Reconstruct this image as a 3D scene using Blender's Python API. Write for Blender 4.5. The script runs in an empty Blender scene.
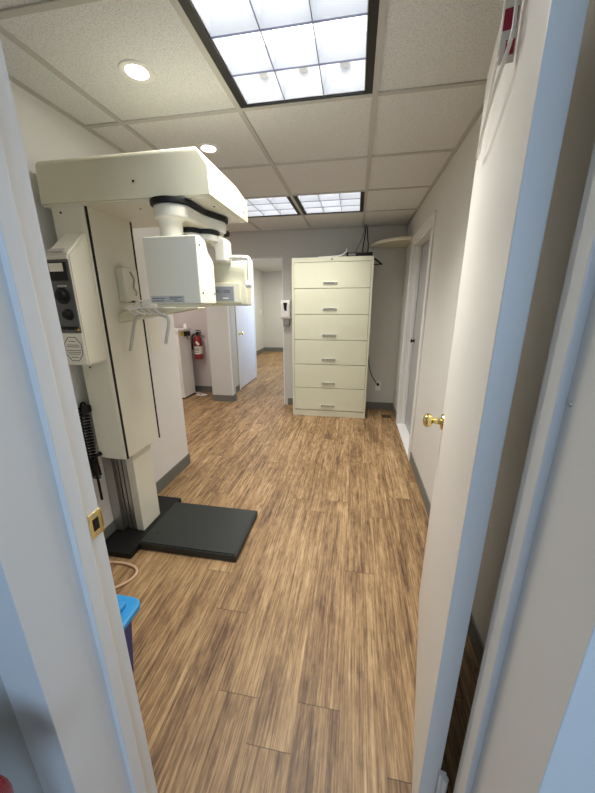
import bpy, bmesh, math, random
from mathutils import Vector, Matrix
random.seed(7)
PI = math.pi
scn = bpy.context.scene
COL = scn.collection

# ------------------------------------------------------------------ materials
MATS = {}
def mat(name, col, rough=.5, metal=0., var=.04, vscale=9., bump=0., bscale=60., emit=None, estr=0., spec=.5, coat=0.):
    if name in MATS: return MATS[name]
    m = bpy.data.materials.new(name); m.use_nodes = True
    nt = m.node_tree; N = nt.nodes; L = nt.links
    b = N['Principled BSDF']
    b.inputs['Roughness'].default_value = rough
    b.inputs['Metallic'].default_value = metal
    b.inputs['Specular IOR Level'].default_value = spec
    b.inputs['Coat Weight'].default_value = coat
    tc = N.new('ShaderNodeTexCoord')
    nz = N.new('ShaderNodeTexNoise'); nz.inputs['Scale'].default_value = vscale; nz.inputs['Detail'].default_value = 4
    L.new(tc.outputs['Object'], nz.inputs['Vector'])
    mx = N.new('ShaderNodeMix'); mx.data_type = 'RGBA'
    mx.inputs[6].default_value = (*[c*(1-var) for c in col], 1)
    mx.inputs[7].default_value = (*[min(1, c*(1+var)) for c in col], 1)
    L.new(nz.outputs['Fac'], mx.inputs[0]); L.new(mx.outputs[2], b.inputs['Base Color'])
    if bump:
        n2 = N.new('ShaderNodeTexNoise'); n2.inputs['Scale'].default_value = bscale; n2.inputs['Detail'].default_value = 3
        L.new(tc.outputs['Object'], n2.inputs['Vector'])
        bp = N.new('ShaderNodeBump'); bp.inputs['Strength'].default_value = bump; bp.inputs['Distance'].default_value = .004
        L.new(n2.outputs['Fac'], bp.inputs['Height']); L.new(bp.outputs[0], b.inputs['Normal'])
    if emit:
        b.inputs['Emission Color'].default_value = (*emit, 1); b.inputs['Emission Strength'].default_value = estr
    MATS[name] = m
    return m

def srgb(r, g, b):
    f = lambda c: ((c/255+.055)/1.055)**2.4 if c > 10 else c/255/12.92
    return (f(r), f(g), f(b))

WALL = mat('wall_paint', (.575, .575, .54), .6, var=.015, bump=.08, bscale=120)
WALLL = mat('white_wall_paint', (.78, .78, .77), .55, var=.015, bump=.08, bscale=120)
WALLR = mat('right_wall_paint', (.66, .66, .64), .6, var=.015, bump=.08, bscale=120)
WALLP = mat('nook_paint', (.60, .55, .53), .6, var=.02, bump=.08, bscale=120)
TRIM = mat('white_trim_paint', (.77, .775, .77), .35, var=.02)
DOORP = mat('door_paint', (.74, .73, .70), .42, var=.02, vscale=5, bump=.03, bscale=30)
BASEB = mat('grey_vinyl_base', (.16, .16, .145), .5)
CREAM = mat('cream_enamel', (.71, .69, .53), .38, var=.02, bump=.03, bscale=250)
IVORY = mat('ivory_enamel', (.75, .735, .63), .36, var=.02)
PUTTY = mat('putty_steel', (.67, .67, .515), .42, var=.02, bump=.02, bscale=200)
PUTTY2 = mat('putty_steel_frame', (.655, .65, .50), .42, var=.02)
BLACK = mat('black_rubber', (.007, .007, .007), .5, spec=.3)
CHAR = mat('charcoal_mat', (.013, .018, .017), .45, var=.12, vscale=40, bump=.15, bscale=400)
PANELG = mat('panel_grey', (.085, .085, .088), .4)
STICK = mat('sticker_silver', (.42, .42, .40), .45)
HANDLE = mat('handle_enamel', (.52, .52, .48), .4)
PLATE = mat('plate_pale', (.50, .51, .51), .45)
INK = mat('print_ink', (.05, .05, .05), .6)
WHITEP = mat('white_plastic', (.82, .82, .80), .3, var=.01)
GREYP = mat('grey_plastic', (.25, .24, .23), .4)
BRASS = mat('polished_brass', (.78, .64, .28), .16, metal=1., var=.05)
CHROME = mat('brushed_nickel', (.62, .62, .60), .25, metal=1.)
STEEL = mat('rail_steel', (.45, .45, .43), .35, metal=.85)
TBAR = mat('grid_paint', (.50, .495, .475), .5, var=.02)
FRAMEB = mat('fixture_black', (.01, .01, .01), .6)
LOUV = mat('louver_white', (.80, .83, .88), .25, var=.01)
LEDGE_SHADE = mat('louver_edge_shade', (.20, .22, .34), .4)  # dark blue shade of the blade bottoms, put in as colour
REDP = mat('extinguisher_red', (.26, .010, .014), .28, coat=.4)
REDC = mat('red_glossy', (.15, .008, .012), .22, var=.35, vscale=30)
BINL = mat('bin_lid_blue', (.03, .27, .60), .4)
BINB = mat('bin_body_blue', (.022, .03, .22), .4)
CORDB = mat('beige_cord', (.62, .42, .27), .5)
YEL = mat('yellow_print', (.75, .50, .03), .5)
PAPER = mat('paper', (.80, .79, .70), .8)
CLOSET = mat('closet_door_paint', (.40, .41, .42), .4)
THRESH = mat('threshold_white', (.82, .82, .82), .4)
WOODS = mat('stool_wood', (.25, .13, .06), .5, var=.2)
VENT = mat('vent_brown', (.14, .09, .055), .5)
DAYDOOR = mat('white_door_daylight_tint', (.72, .75, .82), .4, var=.02)  # white door; the blue of the daylight is put into its colour

LAMP = 1.4
PANEL = mat('lamp_diffuser', (.9, .9, .9), .5, emit=(1., .985, .955), estr=LAMP)
TUBE = mat('lamp_tube', (.9, .9, .9), .5, emit=(1., .99, .97), estr=LAMP*1.3)
DOWNL = mat('downlight_lens', (.9, .9, .9), .5, emit=(1., .97, .93), estr=6)
HALLL = mat('hall_lens', (.9, .9, .9), .5, emit=(1., .95, .86), estr=2)
NOOKL = mat('nook_lens', (.9, .9, .9), .5, emit=(1., .93, .90), estr=2)

def node_mat(name):
    m = bpy.data.materials.new(name); m.use_nodes = True
    return m, m.node_tree.nodes, m.node_tree.links

# ceiling tile: mineral fibre with fissures
def ceiling_mat():
    m, N, L = node_mat('mineral_tile'); b = N['Principled BSDF']
    b.inputs['Roughness'].default_value = .9; b.inputs['Specular IOR Level'].default_value = .1
    tc = N.new('ShaderNodeTexCoord')
    v = N.new('ShaderNodeTexNoise'); v.inputs['Scale'].default_value = 190; v.inputs['Detail'].default_value = 5; v.inputs['Roughness'].default_value = .7
    L.new(tc.outputs['Object'], v.inputs['Vector'])
    r = N.new('ShaderNodeValToRGB')
    r.color_ramp.elements[0].position = .36; r.color_ramp.elements[0].color = (.55, .56, .565, 1)
    r.color_ramp.elements[1].position = .52; r.color_ramp.elements[1].color = (.75, .765, .77, 1)
    L.new(v.outputs['Fac'], r.inputs[0]); L.new(r.outputs[0], b.inputs['Base Color'])
    bp = N.new('ShaderNodeBump'); bp.inputs['Strength'].default_value = .45; bp.inputs['Distance'].default_value = .004
    L.new(v.outputs['Fac'], bp.inputs['Height']); L.new(bp.outputs[0], b.inputs['Normal'])
    return m
TILE = ceiling_mat()

PLW, PL0, PLL = .146, .008, 1.22
def floor_mat():
    m, N, L = node_mat('oak_vinyl_plank'); b = N['Principled BSDF']
    def math_(op, a, c=None, cl=False):
        n = N.new('ShaderNodeMath'); n.operation = op; n.use_clamp = cl
        for i, s in enumerate((a, c)):
            if s is None: continue
            if isinstance(s, (int, float)): n.inputs[i].default_value = s
            else: L.new(s, n.inputs[i])
        return n.outputs[0]
    tc = N.new('ShaderNodeTexCoord'); sp = N.new('ShaderNodeSeparateXYZ'); L.new(tc.outputs['Object'], sp.inputs[0])
    X, Y = sp.outputs[0], sp.outputs[1]
    cx = math_('DIVIDE', math_('SUBTRACT', X, PL0), PLW)
    ci = math_('FLOOR', cx); cf = math_('SUBTRACT', cx, ci)
    # joint offset per column through a constant ramp
    known = {-3: .75, -2: .626, -1: .763, 0: .155, 1: .625}
    cr = N.new('ShaderNodeValToRGB'); cr.color_ramp.interpolation = 'CONSTANT'
    K = 30; rnd = random.Random(3)
    prev = 0
    els = cr.color_ramp.elements
    for k in range(K):
        c = k-25
        o = known.get(c)
        if o is None:
            o = rnd.random()*PLL
            while abs(o-prev) < .2: o = rnd.random()*PLL
        prev = o
        e = els[k] if k < 2 else els.new(k/K)
        e.position = k/K; e.color = (o/PLL, o/PLL, o/PLL, 1)
    L.new(math_('DIVIDE', math_('ADD', ci, 25.5), K), cr.inputs[0])
    sc_ = N.new('ShaderNodeSeparateColor'); L.new(cr.outputs[0], sc_.inputs[0])
    ry = math_('SUBTRACT', math_('DIVIDE', Y, PLL), sc_.outputs[0])
    ri = math_('FLOOR', ry); rf = math_('SUBTRACT', ry, ri)
    cmb = N.new('ShaderNodeCombineXYZ'); L.new(ci, cmb.inputs[0]); L.new(ri, cmb.inputs[1])
    wn = N.new('ShaderNodeTexWhiteNoise'); wn.noise_dimensions = '3D'; L.new(cmb.outputs[0], wn.inputs['Vector'])
    rid = wn.outputs['Value']
    # grain coordinates shift with the plank id
    gx = math_('ADD', X, math_('MULTIPLY', rid, 37.)); gy = math_('ADD', Y, math_('MULTIPLY', rid, 91.))
    def noise(sx, sy, det, rough, dist=0.):
        c = N.new('ShaderNodeCombineXYZ'); L.new(math_('MULTIPLY', gx, sx), c.inputs[0]); L.new(math_('MULTIPLY', gy, sy), c.inputs[1])
        L.new(math_('MULTIPLY', rid, 13.), c.inputs[2])
        n = N.new('ShaderNodeTexNoise'); n.inputs['Scale'].default_value = 1; n.inputs['Detail'].default_value = det
        n.inputs['Roughness'].default_value = rough; n.inputs['Distortion'].default_value = dist
        L.new(c.outputs[0], n.inputs['Vector']); return n.outputs['Fac']
    g1 = noise(135, 2.6, 5, .65, .5)
    g2 = noise(34, 1.8, 4, .6, 1.0)
    g3 = noise(6, .9, 3, .5)
    g4 = noise(330, 7, 3, .7)
    mixf = math_('ADD', math_('ADD', math_('MULTIPLY', g1, .42), math_('MULTIPLY', g2, .28)), math_('ADD', math_('MULTIPLY', g3, .17), math_('MULTIPLY', g4, .25)))
    g5 = noise(11, 3.2, 4, .6, .8)
    g6 = noise(60, 14, 3, .65, .4)
    mixf = math_('ADD', mixf, math_('ADD', math_('MULTIPLY', math_('SUBTRACT', g5, .5), .22), math_('MULTIPLY', math_('SUBTRACT', g6, .5), .22)))
    mixf = math_('ADD', mixf, math_('MULTIPLY', math_('SUBTRACT', rid, .5), .04))
    r = N.new('ShaderNodeValToRGB'); e = r.color_ramp.elements
    e[0].position = .36; e[0].color = (.045, .024, .013, 1)
    e[1].position = .76; e[1].color = (.62, .45, .26, 1)
    for p, c in ((.46, (.13, .072, .038)), (.55, (.27, .165, .078)), (.64, (.43, .285, .145))):
        x = e.new(p); x.color = (*c, 1)
    L.new(mixf, r.inputs[0])
    # knots
    kc = N.new('ShaderNodeCombineXYZ'); L.new(math_('MULTIPLY', gx, 5.), kc.inputs[0]); L.new(math_('MULTIPLY', gy, 2.2), kc.inputs[1]); L.new(math_('MULTIPLY', rid, 13.), kc.inputs[2])
    kv = N.new('ShaderNodeTexVoronoi'); kv.inputs['Scale'].default_value = 1; L.new(kc.outputs[0], kv.inputs['Vector'])
    km = math_('SUBTRACT', 1., math_('DIVIDE', kv.outputs['Distance'], .085), True)
    kmx = N.new('ShaderNodeMix'); kmx.data_type = 'RGBA'; L.new(math_('MULTIPLY', km, .8), kmx.inputs[0]); L.new(r.outputs[0], kmx.inputs[6]); kmx.inputs[7].default_value = (.05, .026, .014, 1)
    # seams
    sx_ = math_('MULTIPLY', math_('MINIMUM', cf, math_('SUBTRACT', 1., cf)), PLW)
    sy_ = math_('MULTIPLY', math_('MINIMUM', rf, math_('SUBTRACT', 1., rf)), PLL)
    mx1 = math_('LESS_THAN', sy_, .0013); mx2 = math_('LESS_THAN', sx_, .0006)
    seam = math_('MAXIMUM', math_('MULTIPLY', mx1, .7), math_('MULTIPLY', mx2, .45))
    mm = N.new('ShaderNodeMix'); mm.data_type = 'RGBA'; L.new(seam, mm.inputs[0]); L.new(kmx.outputs[2], mm.inputs[6])
    mm.inputs[7].default_value = (.02, .012, .008, 1)
    L.new(mm.outputs[2], b.inputs['Base Color'])
    b.inputs['Roughness'].default_value = .48; b.inputs['Specular IOR Level'].default_value = .35
    bp = N.new('ShaderNodeBump'); bp.inputs['Strength'].default_value = .25; bp.inputs['Distance'].default_value = .002
    L.new(mixf, bp.inputs['Height']); L.new(bp.outputs[0], b.inputs['Normal'])
    return m
FLOOR = floor_mat()

# ------------------------------------------------------------------ mesh builder
WLOC = {}
class MB:
    def __init__(s): s.bm = bmesh.new()
    def _merge(s, t, M=None):
        if M is not None: bmesh.ops.transform(t, matrix=M, verts=t.verts)
        me = bpy.data.meshes.new('tmp'); t.to_mesh(me); t.free(); s.bm.from_mesh(me); bpy.data.meshes.remove(me)
        return s
    def box(s, x0, x1, y0, y1, z0, z1, bev=0., seg=2, M=None):
        t = bmesh.new(); bmesh.ops.create_cube(t, size=1)
        for v in t.verts: v.co = Vector(((x0+x1)/2+v.co.x*(x1-x0), (y0+y1)/2+v.co.y*(y1-y0), (z0+z1)/2+v.co.z*(z1-z0)))
        if bev: bmesh.ops.bevel(t, geom=list(t.edges), offset=bev, segments=seg, profile=.5, affect='EDGES')
        return s._merge(t, M)
    def prism(s, pts, axis, a, b, bev=0., seg=2):
        """polygon pts in the two other axes, extruded from a to b along axis"""
        def P(p, h):
            q = list(p); q.insert(axis, h); return Vector(q)
        t = bmesh.new()
        A = [t.verts.new(P(p, a)) for p in pts]; B = [t.verts.new(P(p, b)) for p in pts]
        t.faces.new(A); t.faces.new(B[::-1]); n = len(pts)
        for i in range(n): t.faces.new((A[i], B[i], B[(i+1) % n], A[(i+1) % n]))
        bmesh.ops.recalc_face_normals(t, faces=t.faces)
        if bev: bmesh.ops.bevel(t, geom=list(t.edges), offset=bev, segments=seg, profile=.5, affect='EDGES')
        return s._merge(t)
    def cyl(s, p, q, r, r2=None, n=24, bev=0.):
        p = Vector(p); q = Vector(q); d = q-p
        t = bmesh.new(); bmesh.ops.create_cone(t, cap_ends=True, segments=n, radius1=r, radius2=r if r2 is None else r2, depth=d.length)
        if bev: bmesh.ops.bevel(t, geom=[e for e in t.edges if any(len(f.verts) > 4 for f in e.link_faces)], offset=bev, segments=2, affect='EDGES')
        return s._merge(t, Matrix.Translation((p+q)/2) @ d.to_track_quat('Z', 'Y').to_matrix().to_4x4())
    def lathe(s, prof, p, axis=(0, 0, 1), n=28):
        """prof: (radius, height) pairs from base point p along axis"""
        M = Matrix.Translation(p) @ Vector(axis).to_track_quat('Z', 'Y').to_matrix().to_4x4()
        t = bmesh.new(); rings = []
        for r, h in prof:
            rings.append([t.verts.new((max(r, 1e-4)*math.cos(2*PI*i/n), max(r, 1e-4)*math.sin(2*PI*i/n), h)) for i in range(n)])
        for a, b in zip(rings, rings[1:]):
            for i in range(n): t.faces.new((a[i], a[(i+1) % n], b[(i+1) % n], b[i]))
        t.faces.new(rings[0][::-1]); t.faces.new(rings[-1])
        bmesh.ops.recalc_face_normals(t, faces=t.faces)
        return s._merge(t, M)
    def tube(s, pts, r, n=10, sub=0):
        pts = [Vector(p) for p in pts]
        for _ in range(sub):
            q = [pts[0]]
            for a, b in zip(pts, pts[1:]): q += [a.lerp(b, .25), a.lerp(b, .75)]
            q.append(pts[-1]); pts = q
        t = bmesh.new(); rings = []; up = None
        for i, p in enumerate(pts):
            d = (pts[min(i+1, len(pts)-1)]-pts[max(i-1, 0)]).normalized()
            if up is None:
                up = d.orthogonal().normalized()
            up = (up-d*up.dot(d))
            up = up.normalized() if up.length > 1e-6 else d.orthogonal().normalized()
            w = d.cross(up)
            rings.append([t.verts.new(p+(up*math.cos(2*PI*k/n)+w*math.sin(2*PI*k/n))*r) for k in range(n)])
        for a, b in zip(rings, rings[1:]):
            for i in range(n): t.faces.new((a[i], a[(i+1) % n], b[(i+1) % n], b[i]))
        t.faces.new(rings[0][::-1]); t.faces.new(rings[-1])
        bmesh.ops.recalc_face_normals(t, faces=t.faces)
        return s._merge(t)
    def build(s, name, m, parent=None, local=False, smooth=35):
        if parent is not None and not local:
            bmesh.ops.translate(s.bm, vec=-WLOC[parent.name], verts=s.bm.verts)
        me = bpy.data.meshes.new(name); s.bm.to_mesh(me); s.bm.free()
        me.materials.append(m)
        if smooth:
            me.polygons.foreach_set('use_smooth', [True]*len(me.polygons)); me.set_sharp_from_angle(angle=math.radians(smooth))
        o = bpy.data.objects.new(name, me); COL.objects.link(o)
        if smooth:
            wn = o.modifiers.new('weighted', 'WEIGHTED_NORMAL'); wn.keep_sharp = True; wn.weight = 90
        if parent is not None:
            o.parent = parent; WLOC[o.name] = WLOC[parent.name]
        else: WLOC[o.name] = Vector((0, 0, 0))
        return o

def recentre(o):
    """move a top-level mesh's origin to the middle of its base"""
    vs = o.data.vertices
    lo = [min(v.co[i] for v in vs) for i in range(3)]; hi = [max(v.co[i] for v in vs) for i in range(3)]
    c = Vector(((lo[0]+hi[0])/2, (lo[1]+hi[1])/2, lo[2]))
    o.data.transform(Matrix.Translation(-c)); o.location = c; WLOC[o.name] = c
    return o
def tag(o, label, cat, group=None):
    o['label'] = label; o['category'] = cat
    if group: o['group'] = group
    return o
def thing(name, label, cat, loc, rz=0, group=None):
    o = bpy.data.objects.new(name, None); COL.objects.link(o); o.empty_display_size = .05
    o.location = loc; o.rotation_euler = (0, 0, rz); WLOC[o.name] = Vector(loc)
    return tag(o, label, cat, group)
def struct(o, label=None):
    o['kind'] = 'structure'
    if label: o['label'] = label
    return o
def sempty(name, loc, rz=0):
    o = bpy.data.objects.new(name, None); COL.objects.link(o); o.location = loc; o.rotation_euler = (0, 0, rz)
    WLOC[o.name] = Vector(loc); o['kind'] = 'structure'; return o
def lettering(name, text, size, m, parent, origin, xdir, zdir):
    cu = bpy.data.curves.new('lettering', 'FONT'); cu.body = text; cu.size = size; cu.extrude = .0004
    tmp = bpy.data.objects.new('lettering_tmp', cu); COL.objects.link(tmp)
    dg = bpy.context.evaluated_depsgraph_get()
    me = bpy.data.meshes.new_from_object(tmp.evaluated_get(dg)); bpy.data.objects.remove(tmp)
    x = Vector(xdir).normalized(); y = Vector(zdir).normalized(); z = x.cross(y)
    M = Matrix(((x.x, y.x, z.x, 0), (x.y, y.y, z.y, 0), (x.z, y.z, z.z, 0), (0, 0, 0, 1)))
    me.transform(Matrix.Translation(Vector(origin)-WLOC[parent.name]) @ M)
    me.name = name; me.materials.clear(); me.materials.append(m)
    o = bpy.data.objects.new(name, me); COL.objects.link(o); o.parent = parent; WLOC[o.name] = WLOC[parent.name]
    return o

# ------------------------------------------------------------------ room numbers
CZ = 2.22
XL, XR = -1.396, .541          # room side walls
YF, YFB = .47, .309            # front wall: room side, camera side
YB = 4.163                     # back wall
STUB = 2.331                   # end of the left wall
G0, G1, G2 = -1.179, -.570, .040
T = .6096; C1 = 1.699
JL, JR = -.4926, .2543         # door opening
HXL, HXR = -1.83, -.93         # corridor walls
# ------------------------------------------------------------------ floor
f = MB(); f.box(-3.4, 1.8, -2.4, 9.6, -.06, 0); struct(f.build('floor', FLOOR, smooth=0), 'brown wood plank floor')
# ------------------------------------------------------------------ ceiling tiles (fixtures leave their cell open)
xs = [-3.4, -3.008, -2.398, -1.788, G0, G1, G2, XR]
ys = [YF-.16] + [C1+k*T for k in range(-2, 5)] + [YB+.5]
xs_ = xs; holes = {(5, 2), (4, 5), (5, 5)}
c = MB()
for i in range(len(xs)-1):
    for j in range(len(ys)-1):
        x0, x1, y0, y1 = xs[i], xs[i+1], ys[j], ys[j+1]
        hole = any(abs((x0+x1)/2-hx) < .05 and abs((y0+y1)/2-hy) < .05 for hx, hy in
                   (((G1+G2)/2, C1-T/2), ((G1+G2)/2, C1+2.5*T), ((G0+G1)/2, C1+2.5*T)))
        if hole: continue
        c.box(x0, x1, y0, y1, CZ, CZ+.02)
struct(c.build('ceiling', TILE, smooth=0), 'mineral fibre ceiling tiles')
g = MB()
for x in xs[1:-1]: g.box(x-.012, x+.012, YF, YB if x > -1.5 else YB+.4, CZ-.006, CZ+.001)
for y in ys[1:-1]:
    if y < YF+.03: continue
    g.box(-3.4, XR, y-.0115, y+.0115, CZ-.0058, CZ+.001)
g.box(XL, XL+.022, YF, STUB, CZ-.006, CZ+.001); g.box(XR-.022, XR, YF, YB, CZ-.006, CZ+.001); g.box(HXR, XR, YB-.022, YB, CZ-.006, CZ+.001)
struct(g.build('trim_1', TBAR, smooth=0), 'ceiling grid of grey metal bars')
c = MB(); c.box(-3.4, 1.8, YB+.12, 9.6, CZ+.02, CZ+.1); struct(c.build('ceiling_corridor', WALL, smooth=0))
c = MB(); c.box(-1.8, 1.8, -2.4, YF-.1, CZ+.021, CZ+.1); struct(c.build('ceiling_entry', WALL, smooth=0))
c = MB(); c.box(-3.4, 1.8, -.2, 9.6, CZ+.30, CZ+.34); struct(c.build('ceiling_slab', WALL, smooth=0))

# ------------------------------------------------------------------ walls
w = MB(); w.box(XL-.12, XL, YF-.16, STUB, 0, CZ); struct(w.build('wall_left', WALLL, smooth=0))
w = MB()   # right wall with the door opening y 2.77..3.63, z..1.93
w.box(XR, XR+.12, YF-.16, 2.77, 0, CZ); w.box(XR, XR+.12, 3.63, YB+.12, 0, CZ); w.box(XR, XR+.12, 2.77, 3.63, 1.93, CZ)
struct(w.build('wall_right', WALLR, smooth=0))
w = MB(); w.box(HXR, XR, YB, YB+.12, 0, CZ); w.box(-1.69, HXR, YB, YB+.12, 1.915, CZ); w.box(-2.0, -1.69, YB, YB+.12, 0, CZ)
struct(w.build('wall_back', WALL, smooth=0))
w = MB(); w.box(-3.4, -1.95, 4.62, 4.74, 0, CZ); struct(w.build('wall_nook_back', WALLP, smooth=0))
w = MB(); w.box(-3.4, -3.28, 2.2, 4.62, 0, CZ); struct(w.build('wall_nook_left', WALLP, smooth=0))
w = MB(); w.box(-3.28, XL-.12, 2.211, STUB, 0, CZ); struct(w.build('wall_nook_front', WALLP, smooth=0))
w = MB(); w.box(-2.0, -1.95, YB+.12, 4.62, 0, CZ); struct(w.build('wall_nook_right', WALLP, smooth=0))
w = MB(); w.box(HXL-.12, HXL, YB+.12, 4.86, 0, CZ+.02); w.box(HXL-.12, HXL, 5.72, 5.76, 0, CZ+.02); w.box(HXL-.12, HXL, 4.86, 5.72, 2.04, CZ+.02)
w.box(-2.77, HXL-.12, 5.66, 5.76, 0, CZ+.02); w.box(-2.77, -2.65, 5.76, 9.25, 0, CZ+.02); w.box(-2.77, 1.0, 9.25, 9.37, 0, CZ+.02); w.box(HXR, HXR+.12, YB+.12, 9.25, 0, CZ+.02)
struct(w.build('wall_corridor', WALL, smooth=0))
w = MB(); w.box(-1.8, JL-.02, YFB, YF, 0, CZ+.3); w.box(JR+.02, 1.8, YFB, YF, 0, CZ+.3); w.box(JL-.02, JR+.02, YFB, YF, 2.05, CZ+.3)
struct(w.build('wall_front', WALL, smooth=0))
w = MB(); w.box(-1.92, -1.8, -2.4, YF, 0, CZ+.1); w.box(1.8, 1.92, -2.4, YF, 0, CZ+.1)
w.box(-1.8, 1.8, -2.4, -2.28, 0, .75); w.box(-1.8, 1.8, -2.4, -2.28, 2.05, CZ+.02)
w.box(-1.8, -1.3, -2.4, -2.28, .75, 2.05); w.box(1.3, 1.8, -2.4, -2.28, .75, 2.05)
struct(w.build('wall_entry', WALL, smooth=0))
wf = sempty('window_1', (0, -2.34, .75))
m = MB(); m.box(-1.3, 1.3, -2.36, -2.30, .75, .80); m.box(-1.3, 1.3, -2.36, -2.30, 2.0, 2.05)
for x in (-1.3, -.025, 1.25): m.box(x, x+.05, -2.36, -2.30, .80, 2.0)
m.build('window_frame', TRIM, wf)

# baseboards
def base(name, boxes):
    b = MB()
    for q in boxes: b.box(*q)
    struct(b.build(name, BASEB, smooth=0))
bh = .095; bt = .008
base('baseboard_left', [(XL, XL+bt, YF, STUB+bt, 0, bh), (XL-.12, XL+bt, STUB, STUB+bt, 0, bh)])
base('baseboard_right', [(XR-bt, XR, YF, 2.70, 0, bh), (XR-bt, XR, 3.70, YB, 0, bh)])
base('baseboard_back', [(HXR+.05, XR, YB-bt, YB, 0, bh), (-2.0, -1.69, YB-bt, YB, 0, bh), (-1.69, -1.69+bt, YB, YB+.12, 0, bh)])
base('baseboard_nook', [(-3.28, -2.0, 4.62-bt, 4.62, 0, bh)])
base('baseboard_corridor', [(HXL, HXL+bt, YB+.12, 4.80, 0, bh), (-2.65, -2.65+bt, 5.76, 9.25, 0, .12), (-2.65, HXR, 9.25-bt, 9.25, 0, .12), (HXR-bt, HXR, YB+.14, 9.25, 0, bh)])

# ------------------------------------------------------------------ the near door frame
jt = sempty('trim_2', (JL, .4, 0)); jt['label'] = 'white door jamb and casing on the left'
j = MB(); j.box(JL-.02, JL, .2946, YF+.001, 0, 2.03); j.build('jamb', TRIM, jt)
j = MB(); j.box(JL-.002, JL+.012, .400, .430, 0, 2.03, .003); j.build('door_stop', TRIM, jt)
j = MB(); j.prism([(JL-.0006, .309), (JL-.0006, .294), (JL-.082, .294), (JL-.082, .309)], 2, 0, 2.11); j.build('casing', TRIM, jt)
j = MB(); j.prism([(JL-.012, YF), (JL-.012, YF+.012), (JL-.07, YF+.016), (JL-.08, YF+.010), (JL-.08, YF)], 2, 0, 2.11); j.build('casing', TRIM, jt)
sp = MB(); sp.box(JL, JL+.0018, .443, YF+.004, .908, .962, .0008); sp.box(JL, JL+.0018, YF+.002, YF+.006, .918, .955)
spo = sp.build('strike_plate', BRASS, jt); spo['label'] = 'brass strike plate'
q = MB(); q.box(JL+.0012, JL+.0024, .450, .464, .922, .948); q.build('latch_hole', BLACK, spo)
for z in (.915, .955):
    q = MB(); q.cyl((JL+.0012, .457, z), (JL+.0026, .457, z), .0036, n=14); q.build('screw', CHROME, spo)
jt = sempty('trim_3', (JR, .4, 0)); jt['label'] = 'white door jamb and casing on the right'
j = MB(); j.box(JR, JR+.02, .2946, YF+.001, 0, 2.03); j.build('jamb', TRIM, jt)
j = MB(); j.box(JR-.012, JR+.002, .414, .440, 0, 2.03, .003); j.build('door_stop', TRIM, jt)
j = MB(); j.prism([(JR+.0006, .309), (JR+.0006, .294), (JR+.082, .294), (JR+.082, .309)], 2, 0, 2.11); j.build('casing', TRIM, jt)
j = MB(); j.prism([(JR+.012, YF), (JR+.012, YF+.012), (JR+.07, YF+.016), (JR+.08, YF+.010), (JR+.08, YF)], 2, 0, 2.11); j.build('casing', TRIM, jt)
for y, z in ((.407, 1.24), (.359, .585)):
    q = MB(); q.lathe([(.0035, 0), (.0032, .001), (.001, .0018)], (JR, y, z), (-1, 0, 0), 12); q.build('screw', CHROME, jt)
jt = sempty('trim_4', (0, .4, 2.03))
j = MB(); j.box(JL-.02, JR+.02, .295, YF+.001, 2.03, 2.05); j.build('jamb', TRIM, jt)
j = MB(); j.box(JL-.082, JR+.082, .290, .309, 2.11-.07, 2.12); j.build('casing', TRIM, jt)
j = MB(); j.box(JL-.08, JR+.08, YF, YF+.014, 2.11-.07, 2.12); j.build('casing', TRIM, jt)

# the open door (local frame: hinge corner, +y along the leaf, +x through it)
d1 = sempty('door_1', (.200, .508, 0), math.radians(-11.8)); d1['label'] = 'white flush door standing open on the right'
d = MB(); d.box(0, .037, 0, .79, .012, 2.02, .0025, 2); d.build('door_leaf', DOORP, d1, local=True)
def knobset(parent, y, z, x, sgn, local=True, m=BRASS):
    k = MB(); k.lathe([(.032, 0), (.031, .004), (.024, .008), (.012, .011), (.0105, .030), (.014, .036), (.024, .042), (.0275, .052), (.026, .062), (.019, .069), (.008, .072), (.001, .0722)], (x, y, z), (sgn, 0, 0))
    o = k.build('door_knob', m, parent, local=local); o['label'] = 'polished brass knob'
    return o
knobset(d1, .730, .918, 0, -1); knobset(d1, .730, .918, .037, 1)
k = MB(); k.box(.006, .031, 0.7885, .7915, .88, .96); k.build('latch_plate', BRASS, d1, local=True)
for z in (.30, 1.80):
    h = MB(); h.cyl((.046, -.012, z-.045), (.046, -.012, z+.045), .006, n=12); h.box(.034, .048, -.010, .0, z-.044, z+.044)
    for s in (-.02, .02): h.cyl((.046, -.012, z+s-.001), (.046, -.012, z+s+.001), .0066, n=12)
    h.build('hinge', TRIM, d1, local=True)

# wall-side door on the right wall (closed, set back)
ct = sempty('trim_5', (XR, 3.2, 0)); ct['label'] = 'white door casing on the right wall'
j = MB(); j.box(XR-.014, XR, 2.70, 2.772, 0, 2.0, .004); j.build('casing', TRIM, ct)
j = MB(); j.box(XR-.014, XR, 3.628, 3.70, 0, 2.0, .004); j.build('casing', TRIM, ct)
j = MB(); j.box(XR-.014, XR, 2.772, 3.628, 1.928, 2.0, .004); j.build('casing', TRIM, ct)
j = MB(); j.box(XR, XR+.13, 3.612, 3.63, 0, 1.93); j.box(XR, XR+.13, 2.77, 2.788, 0, 1.93); j.box(XR, XR+.13, 2.788, 3.612, 1.912, 1.93); j.build('jamb', TRIM, ct)
j = MB(); j.box(XR+.045, XR+.078, 3.600, 3.614, 0, 1.912, .003); j.box(XR+.045, XR+.078, 2.786, 2.80, 0, 1.912, .003); j.build('door_stop', TRIM, ct)
j = MB(); j.box(XR-.012, XR+.12, 2.788, 3.612, 0, .014, .004); j.build('threshold', THRESH, ct)
d2 = sempty('door_2', (XR+.085, 2.79, 0)); d2['label'] = 'grey white door set back in the right wall'
j = MB(); j.box(XR+.080, XR+.115, 2.792, 3.608, .016, 1.908, .003); j.build('door_leaf', CLOSET, d2)
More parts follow.
